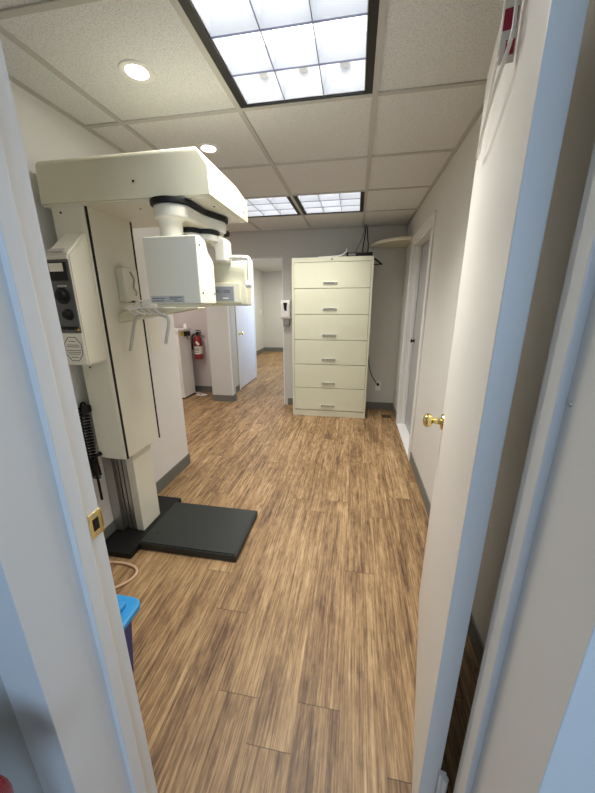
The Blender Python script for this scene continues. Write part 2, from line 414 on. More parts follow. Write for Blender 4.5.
q = MB(); q.lathe([(.022, 0), (.02, .004), (.009, .007), (.009, .018), (.018, .024), (.02, .032), (.012, .038)], (XR+.080, 3.53, .98), (-1, 0, 0)); q.build('door_knob', BLACK, d2)

# corridor door and casing
ct = sempty('trim_6', (HXL, 5.3, 0)); ct['label'] = 'white casing around the corridor door'
for y, wd in ((4.80, .06), (5.72, .035)):
    j = MB(); j.box(HXL, HXL+.014, y, y+wd, 0, 2.10, .004); j.build('casing', TRIM, ct)
j = MB(); j.box(HXL, HXL+.014, 4.86, 5.72, 2.04, 2.10, .004); j.build('casing', TRIM, ct)
d3 = sempty('door_3', (HXL-.02, 4.865, 0)); d3['label'] = 'white door in the corridor, coloured with blue daylight'
j = MB(); j.box(HXL-.030, HXL+.006, 4.864, 5.716, .012, 2.036, .003); j.build('door_leaf', DAYDOOR, d3)
q = MB(); q.lathe([(.03, 0), (.028, .005), (.011, .009), (.011, .028), (.022, .036), (.026, .048), (.02, .06), (.006, .065)], (HXL+.006, 4.935, .91), (1, 0, 0)); q.build('door_knob', BRASS, d3)
# doorway edge trims in the back wall
ct = sempty('trim_7', (HXR, YB, 0)); ct['label'] = 'white edge trim of the corridor opening'
j = MB(); j.box(HXR-.006, HXR+.006, YB-.004, YB+.125, 0, 1.92, .003); j.build('edge_trim', TRIM, ct)
j = MB(); j.box(-1.697, -1.686, YB-.004, YB+.03, bh, 1.92, .003); j.build('edge_trim', TRIM, ct)
j = MB(); j.box(-1.69, HXR, YB-.004, YB+.125, 1.911, 1.92, .003); j.build('edge_trim', TRIM, ct)

# ------------------------------------------------------------------ ceiling lights
def troffer(x0, x1, y0, y1, label):
    cx, cy = (x0+x1)/2, (y0+y1)/2
    t = thing('ceiling_troffer', label, 'ceiling light', (cx, cy, CZ), group='square louvered ceiling lights')
    x0 += .012; x1 -= .012; y0 += .012; y1 -= .012
    h = MB(); e = .032; zt = CZ+.13
    h.box(x0, x0+e, y0, y1, CZ-.004, zt); h.box(x1-e, x1, y0, y1, CZ-.004, zt)
    h.box(x0+e, x1-e, y0, y0+.008, CZ-.004, zt); h.box(x0+e, x1-e, y1-.008, y1, CZ-.004, zt)
    h.build('frame', FRAMEB, t, smooth=0)
    h = MB(); h.box(x0+.02, x1-.02, y0+.006, y1-.006, zt-.002, zt+.01); h.build('diffuser', PANEL, t, smooth=0)
    a0, a1, b0, b1 = x0+e, x1-e, y0+.008, y1-.008
    # curved white blades between the cells, three by three
    def blade(m, p, q, along_x):
        # cross-section: a thin V that opens upwards
        ww = .011; z0, z1 = CZ+.002, CZ+.075
        if along_x: m.prism([(p-.0012, z0), (p+.0012, z0), (p+.004, (z0+z1)/2), (p+ww, z1), (p-ww, z1), (p-.004, (z0+z1)/2)], 0, q[0], q[1])
        else: m.prism([(p-.0012, z0), (p+.0012, z0), (p+.004, (z0+z1)/2), (p+ww, z1), (p-ww, z1), (p-.004, (z0+z1)/2)], 1, q[0], q[1])
    for k in (1, 2):
        xx, yy = a0+(a1-a0)*k/3, b0+(b1-b0)*k/3
        h = MB(); blade(h, xx, (b0, b1), False); lo = h.build('louver_blade', LOUV, t)
        h = MB(); h.box(xx-.0016, xx+.0016, b0, b1, CZ-.0005, CZ+.004); h.build('blade_edge_shade', LEDGE_SHADE, lo, smooth=0)  # added strip that draws the shaded bottom edge of the blade
        h = MB(); blade(h, yy, (a0, a1), True); lo = h.build('louver_blade', LOUV, t)
        h = MB(); h.box(a0, a1, yy-.0016, yy+.0016, CZ, CZ+.0045); h.build('blade_edge_shade', LEDGE_SHADE, lo, smooth=0)
    h = MB()
    h.box(a0, a0+.003, b0, b1, CZ+.004, CZ+.12); h.box(a1-.003, a1, b0, b1, CZ+.004, CZ+.12)
    h.box(a0, a1, b0, b0+.003, CZ+.004, CZ+.12); h.box(a0, a1, b1-.003, b1, CZ+.004, CZ+.12)
    h.build('reflector', LOUV, t)
    for k in range(3):
        xx = a0+(a1-a0)*(k+.5)/3
        h = MB(); h.cyl((xx, b0+.03, CZ+.105), (xx, b1-.05, CZ+.105), .013, n=14); h.build('tube', TUBE, t)
        h = MB(); h.box(xx-.02, xx+.02, b1-.05, b1-.01, CZ+.085, CZ+.125, .003); h.build('lamp_socket', WHITEP, t)
    return t
troffer(G1, G2, C1-T, C1, 'large bright louvered ceiling light nearest, above the open floor')
troffer(G1, G2, C1+2*T, C1+3*T, 'far louvered ceiling light in front of the tall filing cabinet')
troffer(G0, G1, C1+2*T, C1+3*T, 'far louvered ceiling light partly hidden behind the x-ray machine arm')
def downlight(x, y, label, z=CZ, lens=DOWNL, group='round recessed downlights'):
    t = thing('downlight', label, 'ceiling light', (x, y, z), group=group)
    h = MB(); h.lathe([(.038, .004), (.0405, -.002), (.055, -.007), (.064, -.005), (.066, .001), (.060, .004)], (x, y, z)); h.build('trim_ring', TRIM, t)
    h = MB(); h.cyl((x, y, z-.001), (x, y, z-.0045), .040, n=32); h.build('lens', lens, t)
    return t
downlight(-.874, 1.394, 'round recessed downlight nearest, left of the big louvered light')
downlight(-.878, 2.030, 'round recessed downlight farther off, above the end of the machine arm')
t = tag(recentre((lambda q: q.build('corridor_light', HALLL))(MB().lathe([(.11, 0), (.11, -.02), (.09, -.035), (.001, -.04)], (-1.35, 7.9, CZ+.02)))), 'round corridor ceiling light beyond the back opening', 'ceiling light')

# ------------------------------------------------------------------ filing cabinet
fx0, fx1, fy = -.732, .168, 3.754
cab = thing('filing_cabinet', 'tall putty coloured six drawer lateral filing cabinet against the back wall', 'filing cabinet', ((fx0+fx1)/2, 3.95, 0))
b = MB(); b.box(fx0, fx1, fy+.018, 4.15, 0, 1.85, .004); b.build('body', PUTTY2, cab)
b = MB(); b.box(fx0, fx1, fy, fy+.03, 1.803, 1.85, .003); b.build('top_rail', PUTTY2, cab)
b = MB(); b.box(fx0, fx1, fy, fy+.03, 0, .078, .003); b.build('plinth', PUTTY2, cab)
for x in (fx0, fx1-.024):
    b = MB(); b.box(x, x+.024, fy, fy+.03, .078, 1.803, .002); b.build('side_frame', PUTTY2, cab)
dz = [1.801, 1.525, 1.24, .950, .659, .367, .082]; hz = [1.577, 1.296, 1.003, .718, .425, .137]
for k in range(6):
    b = MB(); b.box(fx0+.027, fx1-.027, fy-.004, fy+.03, dz[k+1]+.003, dz[k]-.003, .003); dr = b.build('drawer', PUTTY, cab)
    hx = -.293
    b = MB(); b.box(hx-.078, hx+.078, fy-.007, fy-.003, hz[k]-.012, hz[k]+.016, .001); b.box(hx-.078, hx+.078, fy-.022, fy-.004, hz[k]+.008, hz[k]+.016, .002)
    b.build('drawer_pull', CHROME, dr)
    b = MB(); b.box(hx-.068, hx+.068, fy-.0085, fy-.006, hz[k]-.009, hz[k]+.006); b.build('pull_recess', PUTTY2, dr)
b = MB(); b.cyl((-.282, fy+.002, 1.828), (-.282, fy-.004, 1.828), .010, n=20); b.build('lock', CHROME, cab)

# router box and cables
r = thing('network_box', 'flat black network box on top of the filing cabinet', 'network box', (.03, 3.95, 1.85))
b = MB(); b.box(-.13, .155, 3.84, 4.03, 1.858, 1.90, .004); b.build('case', BLACK, r)
for x in (-.10, .12):
    for y in (3.86, 4.0):
        b = MB(); b.cyl((x, y, 1.85), (x, y, 1.862), .01, n=12); b.build('rubber_foot', BLACK, r)
b = MB(); b.box(-.11, -.03, 3.8385, 3.8405, 1.868, 1.89); b.build('port_panel', GREYP, r)
cords = [[(-.05, 4.03, 1.89), (-.03, 4.07, 1.95), (.045, 4.10, 2.10), (.058, 4.11, 2.22)],
         [(.04, 4.03, 1.89), (.05, 4.07, 2.0), (.066, 4.09, 2.12), (.072, 4.07, 2.22)],
         [(.10, 4.03, 1.89), (.11, 4.07, 2.0), (.095, 4.12, 2.1), (.09, 4.14, 2.22)]]
lbs = ['leftmost black cable, thin and slack, rising from the network box', 'middle black cable rising from the network box to the ceiling', 'rightmost black cable rising from the network box to the ceiling']
for k, p in enumerate(cords):
    b = MB(); b.tube(p, .003 if k == 0 else .006, 8, 2); tag(recentre(b.build('data_cable', BLACK)), lbs[k], 'cable', 'black cables above the filing cabinet')
b = MB(); b.tube([(-.13, 3.82, 1.94), (-.135, 3.82, 1.90), (-.19, 3.80, 1.862), (-.30, 3.80, 1.858), (-.44, 3.82, 1.858)], .0075, 8, 2)
tag(recentre(b.build('power_cord', WHITEP)), 'white cable lying curled on top of the filing cabinet', 'cable')
b = MB(); b.box(.172, .26, 4.14, 4.158, 1.80, 1.81); b.tube([(.17, 4.10, 1.87), (.19, 4.05, 1.855), (.24, 4.0, 1.81), (.268, 3.98, 1.785)], .010, 8, 1)
tag(recentre(b.build('wall_bracket', BLACK)), 'black bracket sticking out right of the cabinet top', 'bracket')

# wall outlet and cord
o = thing('wall_outlet', 'white wall outlet low on the back wall right of the cabinet', 'outlet', (.332, YB, .32))
b = MB(); b.box(.297, .367, YB-.007, YB, .262, .378, .003); b.build('cover_plate', WHITEP, o)
for z in (.30, .34):
    b = MB(); b.box(.318, .346, YB-.009, YB-.005, z-.014, z+.014, .002); b.build('socket', GREYP if z > .32 else WHITEP, o)
b = MB(); b.tube([(.325, YB-.02, .345), (.30, YB-.03, .37), (.235, YB-.025, .46), (.195, YB-.02, .60), (.185, YB-.02, .72)], .005, 8, 2); b.box(.312, .340, YB-.035, YB-.008, .33, .36, .003)
tag(recentre(b.build('appliance_cord', BLACK)), 'thin black cord plugged into the low outlet behind the cabinet', 'cord')
# floor vent
o = thing('floor_vent', 'brown floor vent register in the back right corner', 'vent', (.435, 3.87, 0))
b = MB(); b.box(.37, .50, 3.82, 3.93, 0, .004, .001); b.build('frame', VENT, o)
for k in range(6):
    b = MB(); b.box(.38, .49, 3.832+k*.016, 3.836+k*.016, .003, .006); b.build('slat', BLACK, o)
# corner shelf
pts = [(XR, YB), (.135, YB)]
for k in range(13):
    a = k/12*PI/2
    pts.append((XR-.406*math.cos(a)**.8, YB-.46*math.sin(a)**.8 if k else YB))
pts = [(XR, YB)] + [(XR-.405*math.cos(k/14*PI/2), YB-.47*math.sin(k/14*PI/2)) for k in range(15)]
b = MB(); b.prism(pts, 2, 1.985, 2.018, .004)
tag(recentre(b.build('corner_shelf', CREAM)), 'rounded cream corner shelf high on the back right walls', 'shelf')
# soap dispenser
o = thing('soap_dispenser', 'white wall soap dispenser left of the filing cabinet', 'dispenser', (-.88, YB, 1.08))
b = MB(); b.prism([(YB, 1.17), (YB-.085, 1.17), (YB-.105, 1.20), (YB-.105, 1.36), (YB-.085, 1.405), (YB, 1.41)], 0, -.938, -.822, .006); b.build('housing', WHITEP, o)
b = MB(); b.prism([(-.905, 1.375), (-.855, 1.375), (-.862, 1.275), (-.885, 1.275), (-.896, 1.30)], 1, YB-.1065, YB-.104); b.build('window', BLACK, o)
b = MB(); b.box(-.915, -.835, YB-.08, YB, 1.085, 1.172, .012); b.build('drip_tray', GREYP, o)

# ------------------------------------------------------------------ nook
o = thing('storage_cabinet', 'white waist high cabinet in the nook left of the extinguisher', 'cabinet', (-2.75, 4.34, 0))
b = MB(); b.box(-3.05, -2.45, 4.17, 4.50, .02, .985, .006); b.build('body', WHITEP, o)
b = MB(); b.box(-3.07, -2.435, 4.15, 4.52, .985, 1.02, .006); b.build('top', WHITEP, o)
b = MB(); b.box(-3.04, -2.46, 4.19, 4.49, 0, .02); b.build('plinth', BLACK, o)
o = thing('key_holder', 'black holder with a hanging tab on the side of the white cabinet', 'holder', (-2.44, 4.35, .9))
b = MB(); b.box(-2.449, -2.40, 4.315, 4.42, .915, .98, .006); b.build('case', BLACK, o)
b = MB(); b.box(-2.432, -2.427, 4.37, 4.385, .86, .918); b.build('tab', GREYP, o)
b = MB(); b.box(-2.45, -2.446, 4.225, 4.30, .925, .98); tag(recentre(b.build('warning_sticker', YEL)), 'yellow sticker on the white cabinet beside the black holder', 'sticker')
b = MB(); b.lathe([(.03, 0), (.032, .004), (.032, .055), (.02, .07), (.012, .075)], (-2.46, 4.46, 1.02)); b.box(-2.49, -2.43, 4.30, 4.33, 1.02, 1.03)
b.bm.clear(); b.lathe([(.028, 0), (.032, .005), (.033, .05), (.026, .062), (.012, .066)], (-2.475, 4.44, 1.02))
tag(recentre(b.build('plastic_jar', WHITEP)), 'small white jar on the corner of the white cabinet top', 'jar')
ex = thing('fire_extinguisher', 'red fire extinguisher hanging on the nook wall', 'fire extinguisher', (-2.36, 4.53, .55))
X0, Y0 = -2.36, 4.545
b = MB(); b.lathe([(.045, .545), (.062, .555), (.064, .57), (.064, .83), (.058, .865), (.040, .890), (.022, .902), (.020, .915)], (X0, Y0, 0)); b.build('tank', REDP, ex)
b = MB(); b.lathe([(.0648, .63), (.0650, .632), (.0650, .745), (.0648, .747)], (X0, Y0, 0)); lb = b.build('label', PAPER, ex)
for k, z in enumerate((.655, .68, .70, .72)):
    b = MB(); b.box(X0-.03, X0+.035, Y0-.0665, Y0-.045, z, z+.007); b.build('print_line', INK, lb)
b = MB(); b.box(X0-.012, X0+.052, Y0-.068, Y0-.05, .80, .83, .0, M=Matrix.Translation((X0, Y0, .8)) @ Matrix.Rotation(math.radians(50), 4, 'Y') @ Matrix.Translation((-X0, -Y0, -.8))); b.build('band_sticker', PAPER, ex)
b = MB(); b.cyl((X0, Y0, .90), (X0, Y0, .945), .018, n=16); b.box(X0-.015, X0+.07, Y0-.012, Y0+.012, .945, .96, .003); b.box(X0-.015, X0+.06, Y0-.01, Y0+.01, .972, .985, .003); b.build('valve_handle', BLACK, ex)
b = MB(); b.tube([(X0-.02, Y0-.01, .93), (X0-.075, Y0-.015, .91), (X0-.085, Y0-.02, .80), (X0-.073, Y0-.03, .69)], .010, 10, 2); b.build('hose', BLACK, ex)
b = MB(); b.box(X0-.02, X0+.02, Y0+.05, 4.62, .86, .94); b.build('wall_hook', STEEL, ex)
b = MB()
for q in ((-2.44, 4.40, -2.30, 4.36), (-2.30, 4.36, -2.24, 4.45), (-2.38, 4.47, -2.24, 4.45)):
    b.cyl((q[0], q[1], .008), (q[2], q[3], .008), .008, n=8)
b.bm.clear(); b.tube([(-2.47, 4.52, .009), (-2.38, 4.53, .009), (-2.36, 4.47, .009), (-2.40, 4.40, .009), (-2.27, 4.37, .009), (-2.20, 4.43, .009), (-2.33, 4.45, .011)], .009, 8, 2)
tag(recentre(b.build('coiled_cord', WHITEP)), 'white cord coiled on the floor under the extinguisher', 'cord')
# corridor plates
for (y, z, h, nm, lb, ct_) in ((8.95, 1.15, .12, 'light_switch', 'white light switch on the far corridor wall', 'switch'), (8.3, .35, .12, 'wall_outlet', 'small white outlet low on the far corridor wall', 'outlet')):
    o = thing(nm, lb, ct_, (-2.65, y, z))
    b = MB(); b.box(-2.65, -2.642, y-.04, y+.04, z-h/2, z+h/2, .002); b.build('cover_plate', WHITEP, o)
    b = MB(); b.box(-2.643, -2.632, y-.01, y+.01, z-.02, z+.02, .002); b.build('toggle' if nm == 'light_switch' else 'socket', WHITEP, o)
b = MB(); b.box(XL-.003, XL+.002, 2.0, 2.12, 1.04, 1.25); tag(recentre(b.build('paper_notice', PAPER)), 'pale yellow paper notice on the white wall behind the machine column', 'paper')

# ------------------------------------------------------------------ panoramic x-ray machine
xm = thing('xray_machine', 'cream panoramic dental x-ray machine mounted on the left wall', 'x-ray machine', (-1.2, 1.53, 0))
b = MB(); b.box(XL+.010, -1.165, 1.25, 1.79, 0, .034, .004); b.build('base_plate', BLACK, xm)
b = MB(); b.box(-1.168, -.58, 1.325, 1.727, .004, .044, .004); b.box(-1.160, -.588, 1.333, 1.719, .044, .050, .002); pf = b.build('foot_platform', CHAR, xm)
b = MB(); b.box(-1.13, -.62, 1.37, 1.68, 0, .006); b.build('platform_foot', BLACK, pf)
b = MB(); b.cyl((-1.10, 1.415, .0495), (-1.10, 1.415, .0515), .006, n=12); b.build('platform_screw', BLACK, pf)
b = MB(); b.box(-1.255, -1.205, 1.432, 1.60, .034, .75, .006); b.build('post', IVORY, xm)
for k, (x0, x1) in enumerate(((-1.285, -1.262), (-1.315, -1.295), (-1.350, -1.325))):
    b = MB(); b.box(x0, x1, 1.440+.004*k, 1.59, .034, .75, .002); b.build('rail', STEEL, xm)
# column
zb = .562; zt = 1.772
b = MB(); b.prism([(-1.168, 1.358), (-1.172, 1.348), (-1.185, 1.342), (-1.22, 1.340), (-1.335, 1.35), (-1.335, 1.655), (-1.18, 1.652), (-1.168, 1.645)], 2, zb, zt, .003); b.build('column', IVORY, xm)
for y in (1.357, 1.643):
    b = MB(); b.box(-1.172, -1.1650, y-.005, y+.005, zb, zt); b.build('column_trim', BLACK, xm)
b = MB()
b.lathe([(.005, 0), (.004, .002), (.001, .003)], (-1.28, 1.3395, 1.74), (0, -1, 0), 12); b.build('column_screw', BLACK, xm)
b = MB(); b.lathe([(.005, 0), (.004, .002), (.001, .003)], (-1.28, 1.3395, 1.06), (0, -1, 0), 12); b.build('column_screw', BLACK, xm)
# wall mounting plate behind the column
b = MB(); b.box(XL+.002, -1.335, 1.42, 1.58, .034, 1.765); b.build('wall_bracket', STEEL, xm)
# control box: front y=1.21
cb = MB()
tb = bmesh.new(); prof = [(1.21, 1.095), (1.21, 1.555), (1.325, 1.650), (1.352, 1.662), (1.352, 1.095)]
la = [tb.verts.new((-1.278, y, z)) for y, z in prof]
ra = [tb.verts.new((-1.160-(y-1.21)*.12, y, z)) for y, z in prof]
tb.faces.new(la); tb.faces.new(ra[::-1])
for i in range(5): tb.faces.new((la[i], ra[i], ra[(i+1) % 5], la[(i+1) % 5]))
bmesh.ops.recalc_face_normals(tb, faces=tb.faces); bmesh.ops.bevel(tb, geom=list(tb.edges), offset=.008, segments=3, affect='EDGES'); cb._merge(tb)
cbo = cb.build('control_box', IVORY, xm)
b = MB(); b.box(-1.270, -1.166, 1.2065, 1.2125, 1.238, 1.535, .001); pn = b.build('control_panel', PANELG, cbo)
def onp(u, z): return (u, 1.2065, z)
b = MB(); b.box(-1.262, -1.178, 1.202, 1.207, 1.452, 1.524, .001); b.build('meter_frame', BLACK, pn)
b = MB(); b.box(-1.254, -1.188, 1.2012, 1.2022, 1.488, 1.520); b.build('meter_dial', PAPER, pn)
b = MB(); b.box(-1.236, -1.190, 1.2055, 1.2067, 1.428, 1.435); b.build('panel_marking', STICK, pn)
for (x, z, rr) in ((-1.218, 1.392, .034), (-1.208, 1.315, .024)):
    b = MB(); b.lathe([(rr, 0), (rr*.98, .006), (rr*.7, .009), (rr*.62, .020), (rr*.5, .022)], onp(x, z), (0, -1, 0)); b.box(x-.004, x+.004, 1.182, 1.19, z-rr*.6, z+rr*.6, .001); b.build('dial_knob', BLACK, pn)
for x in (-1.245, -1.225, -1.205, -1.185):
    b = MB(); b.box(x-.008, x+.008, 1.201, 1.207, 1.252, 1.266, .001); b.build('rocker_switch', BLACK, pn)
b = MB(); b.cyl((-1.174, 1.207, 1.252), (-1.174, 1.2035, 1.252), .004, n=10); b.build('indicator_lamp', YEL, pn)
b = MB(); b.box(-1.262, -1.176, 1.2085, 1.2105, 1.548, 1.556); b.bm.clear()
sl = Matrix.Translation((0, 1.21, 1.555)) @ Matrix.Rotation(math.radians(41), 4, 'X')
b.box(-1.262, -1.185, .008, .030, .0045, .0060, M=sl); b.build('maker_plate', STICK, cbo)
b = MB(); b.box(-1.272, -1.165, 1.2085, 1.2105, 1.102, 1.234); st = b.build('notice_plate', PAPER, cbo)
oc = [(-1.220+.046*math.cos(PI/8+k*PI/4), 1.168+.056*math.sin(PI/8+k*PI/4)) for k in range(8)]
b = MB()
for k in range(8):
    p, q = oc[k], oc[(k+1) % 8]; b.cyl((p[0], 1.208, p[1]), (q[0], 1.208, q[1]), .0014, n=6)
b.build('octagon_outline', INK, st)
for k, z in enumerate((1.202, 1.186, 1.178, 1.162, 1.154, 1.146, 1.132)):
    ww = (.016, .030, .034, .036, .034, .030, .018)[k]
    b = MB(); b.box(-1.220-ww, -1.220+ww, 1.2078, 1.2088, z-.0012, z+.0012); b.build('print_line', INK, st)
# overhead arm
ya, yb_ = 1.32, 1.785
tb = bmesh.new(); prof = [(-1.366, 1.772), (-1.356, 1.936), (-.634, 1.936), (-.582, 1.864), (-.580, 1.768)]
la = [tb.verts.new((x, ya, z)) for x, z in prof]; ra = [tb.verts.new((x, yb_, z)) for x, z in prof]
tb.faces.new(la); tb.faces.new(ra[::-1])
for i in range(5): tb.faces.new((la[i], ra[i], ra[(i+1) % 5], la[(i+1) % 5]))
bmesh.ops.recalc_face_normals(tb, faces=tb.faces)
big = [e for e in tb.edges if min(v.co.z for v in e.verts) > 1.92 and (all(abs(v.co.y-ya) < 1e-4 for v in e.verts) or all(v.co.x < -1.3 for v in e.verts))] + [e for e in tb.edges if all(v.co.x < -1.3 and abs(v.co.y-ya) < 1e-4 for v in e.verts)]
bmesh.ops.bevel(tb, geom=big, offset=.026, segments=5, profile=.5, affect='EDGES')
b = MB(); b._merge(tb)
b.build('overhead_arm', CREAM, xm)
b = MB(); b.box(-1.355, -.60, 1.335, 1.765, 1.764, 1.775); b.build('arm_underside', IVORY, xm)
for (x, y, z, ax) in ((-.90, ya-.0005, 1.83, (0, -1, 0)), (-.5795, 1.72, 1.80, (1, 0, 0)), (-.62, 1.45, 1.7595, (0, 0, -1)), (-.95, 1.42, 1.7595, (0, 0, -1))):
    b = MB(); b.lathe([(.005, 0), (.004, .002), (.001, .0025)], (x, y, z), ax, 12); b.build('arm_screw', BLACK, xm)
# rotating carriage: peanut bracket
def peanut(c1, r1, c2, r2, n=16):
    c1 = Vector(c1); c2 = Vector(c2); d = (c2-c1); a0 = math.atan2(d.y, d.x)
    pts = []
    off = math.acos(max(-1, min(1, (r1-r2)/d.length)))
    for k in range(n+1):
        a = a0+off+(2*PI-2*off)*k/n; pts.append((c1.x+r1*math.cos(a), c1.y+r1*math.sin(a)))
    wst = .78
    m = (c1+c2)/2; nrm = Vector((-d.y, d.x)).normalized(); rm = (r1+r2)/2*wst
    pts.append((m.x-nrm.x*rm, m.y-nrm.y*rm))
    for k in range(n+1):
        a = a0-off+2*off*k/n; pts.append((c2.x+r2*math.cos(a), c2.y+r2*math.sin(a)))
    pts.append((m.x+nrm.x*rm, m.y+nrm.y*rm))
    return pts
pc1, pc2 = (-.765, 1.37), (-.735, 1.63)
b = MB(); b.prism(peanut(pc1, .090, pc2, .098), 2, 1.742, 1.762, .004); b.build('carriage_gasket', BLACK, xm)
b = MB(); b.prism(peanut(pc1, .080, pc2, .088), 2, 1.690, 1.742, .010, 3); b.build('carriage', IVORY, xm)
b = MB(); b.lathe([(.060, 1.700), (.054, 1.690), (.048, 1.680), (.046, 1.66), (.046, 1.615)], (-.775, 1.355, 0)); b.build('tube_neck', IVORY, xm)
b = MB(); b.prism(peanut((-.775, 1.53), .066, (-.725, 1.57), .066), 2, 1.672, 1.690, .004); b.build('swivel_gasket', BLACK, xm)
b = MB(); b.prism(peanut((-.775, 1.53), .060, (-.725, 1.57), .060), 2, 1.64, 1.672, .008, 3); b.build('swivel_plate', IVORY, xm)
b = MB(); b.prism([(-.80, 1.640), (-.80, 1.672), (-.665, 1.676), (-.632, 1.655), (-.632, 1.555), (-.694, 1.555), (-.694, 1.615), (-.715, 1.636)], 1, 1.58, 1.665, .012, 3); b.build('film_arm', IVORY, xm)
b = MB(); b.lathe([(.014, 0), (.014, .02), (.010, .024)], (-.665, 1.66, 1.694), (1, 0, 0)); b.build('clamp_knob', BLACK, xm)
# tube head
th = MB(); th.prism([(1.25, 1.358), (1.25, 1.612), (1.285, 1.617), (1.335, 1.605), (1.352, 1.565), (1.395, 1.535), (1.402, 1.52), (1.402, 1.358)], 0, -.847, -.6185, .006, 2)
tho = th.build('tube_head', IVORY, xm)
b = MB(); b.box(-.838, -.690, 1.2485, 1.2505, 1.364, 1.390); lbp = b.build('rating_plate', PLATE, tho)
for (x0, x1, z) in ((-.832, -.775, 1.380), (-.832, -.780, 1.370), (-.755, -.700, 1.384), (-.755, -.720, 1.377), (-.735, -.700, 1.369)):
    b = MB(); b.box(x0, x1, 1.2478, 1.2487, z-.0012, z+.0012); b.build('print_line', INK, lbp)
for y, z in ((1.275, 1.580), (1.275, 1.40), (1.385, 1.40)):
    b = MB(); b.lathe([(.0045, 0), (.004, .0015), (.001, .002)], (-.6185, y, z), (1, 0, 0), 12); b.build('head_screw', BLACK, tho)
b = MB(); b.box(-.83, -.64, 1.27, 1.395, 1.345, 1.360, .004); b.build('head_underside', CREAM, tho)
# film holder
fh = MB(); fh.prism([(1.66, 1.348), (1.66, 1.545), (1.668, 1.568), (1.74, 1.568), (1.74, 1.348)], 0, -.80, -.562, .010, 3); fho = fh.build('film_holder', CREAM, xm)
b = MB(); b.box(-.80, -.588, 1.638, 1.664, 1.360, 1.464, .008); fp = b.build('front_cover', CREAM, fho)
b = MB(); b.box(-.79, -.622, 1.6355, 1.640, 1.372, 1.446, .001); lp = b.build('name_plate', STICK, fp)
b = MB(); b.box(-.79, -.626, 1.6345, 1.636, 1.376, 1.442); b.build('name_plate_face', mat('plate_blue_grey', (.24, .26, .28), .45), lp)
lettering('plate_lettering', 'PC-1000', .022, INK, lp, (-.721, 1.6342, 1.412), (1, 0, 0), (0, 0, 1))
b = MB(); b.box(-.685, -.655, 1.6338, 1.6346, 1.384, 1.389); b.build('print_line', PAPER, lp)
b = MB(); b.tube([(-.68, 1.65, 1.578), (-.64, 1.62, 1.580), (-.56, 1.62, 1.578), (-.530, 1.62, 1.575), (-.530, 1.62, 1.545), (-.533, 1.62, 1.46)], .010, 12, 2); b.build('guide_bar', IVORY, fho)
b = MB(); b.lathe([(.012, 0), (.017, .004), (.017, .026), (.012, .030)], (-.552, 1.62, 1.452), (1, 0, 0)); b.build('bar_knob', WHITEP, fho)
# bite tray, handles
b = MB(); b.prism([(-1.172, 1.268), (-1.172, 1.312), (-1.06, 1.335), (-.74, 1.345), (-.735, 1.338), (-.90, 1.312), (-1.05, 1.288)], 1, 1.45, 1.53, .004); tr = b.build('chin_rest_bracket', CREAM, xm)
b = MB(); b.box(-1.09, -.885, 1.395, 1.515, 1.338, 1.345, .002); b.build('tray', WHITEP, tr)
for k in range(5):
    x = -1.07+k*.035
    b = MB(); b.tube([(x, 1.40, 1.338), (x+.02, 1.40, 1.318), (x+.05, 1.40, 1.312)], .004, 8, 1); b.build('tray_hook', WHITEP, tr)
for k in range(4):
    x = -1.075+k*.02
    b = MB(); b.tube([(x, 1.45, 1.345), (x+.012, 1.45, 1.365), (x+.03, 1.45, 1.372+.004*k), (x+.045, 1.45, 1.35)], .004, 8, 1); b.build('bite_clip', WHITEP, tr)
b = MB(); b.tube([(-1.128, 1.45, 1.130), (-1.118, 1.45, 1.16), (-1.082, 1.45, 1.275), (-1.06, 1.45, 1.300), (-1.02, 1.45, 1.312)], .008, 12, 2); b.build('patient_handle', HANDLE, xm)
b = MB(); b.tube([(-.925, 1.45, 1.170), (-.918, 1.45, 1.19), (-.892, 1.45, 1.275), (-.90, 1.45, 1.302), (-.96, 1.45, 1.312)], .008, 12, 2); b.build('patient_handle', HANDLE, xm)
b = MB(); b.box(-1.170, -1.128, 1.478, 1.590, 1.368, 1.532, .008); hd = b.build('handset_holder', IVORY, xm)
b = MB(); b.tube([(-1.126, 1.53, 1.515), (-1.122, 1.555, 1.48), (-1.124, 1.535, 1.44), (-1.122, 1.56, 1.42), (-1.124, 1.55, 1.40)], .0035, 8, 2); b.build('hook_wire', STEEL, hd)
b = MB(); b.box(-1.150, -1.127, 1.515, 1.545, 1.366, 1.376, .002); b.build('clip', BLACK, hd)
# hand switch cord
b = MB(); b.box(-1.365, -1.328, 1.325, 1.352, .822, .86, .004); b.build('cord_clip', BLACK, xm)
hel = []
n = 330
path = [Vector((-1.372, 1.345, .85)), Vector((-1.378, 1.345, .70)), Vector((-1.375, 1.345, .55)), Vector((-1.368, 1.345, .44))]
for i in range(n+1):
    s = i/n; a = s*3; k = min(int(a), 2); p = path[k].lerp(path[k+1], a-k); th_ = s*2*PI*26
    hel.append(p+Vector((.019*math.cos(th_), .019*math.sin(th_), 0)))
b = MB(); b.tube(hel, .0042, 6); b.build('coiled_cord', BLACK, xm)
b = MB(); b.tube([(-1.345, 1.34, .85), (-1.365, 1.345, .875), (-1.385, 1.345, .86), (-1.39, 1.345, .80)], .006, 8, 2); b.build('cord_lead', BLACK, xm)
b = MB(); b.tube([(-1.328, 1.340, .585), (-1.335, 1.325, .575), (-1.352, 1.325, .52), (-1.355, 1.33, .45), (-1.36, 1.335, .34), (-1.365, 1.34, .30)], .007, 8, 2)
b.lathe([(.012, 0), (.010, .012)], (-1.325, 1.346, .585), (0, -1, 0), 14); b.build('cord_lead', BLACK, xm)

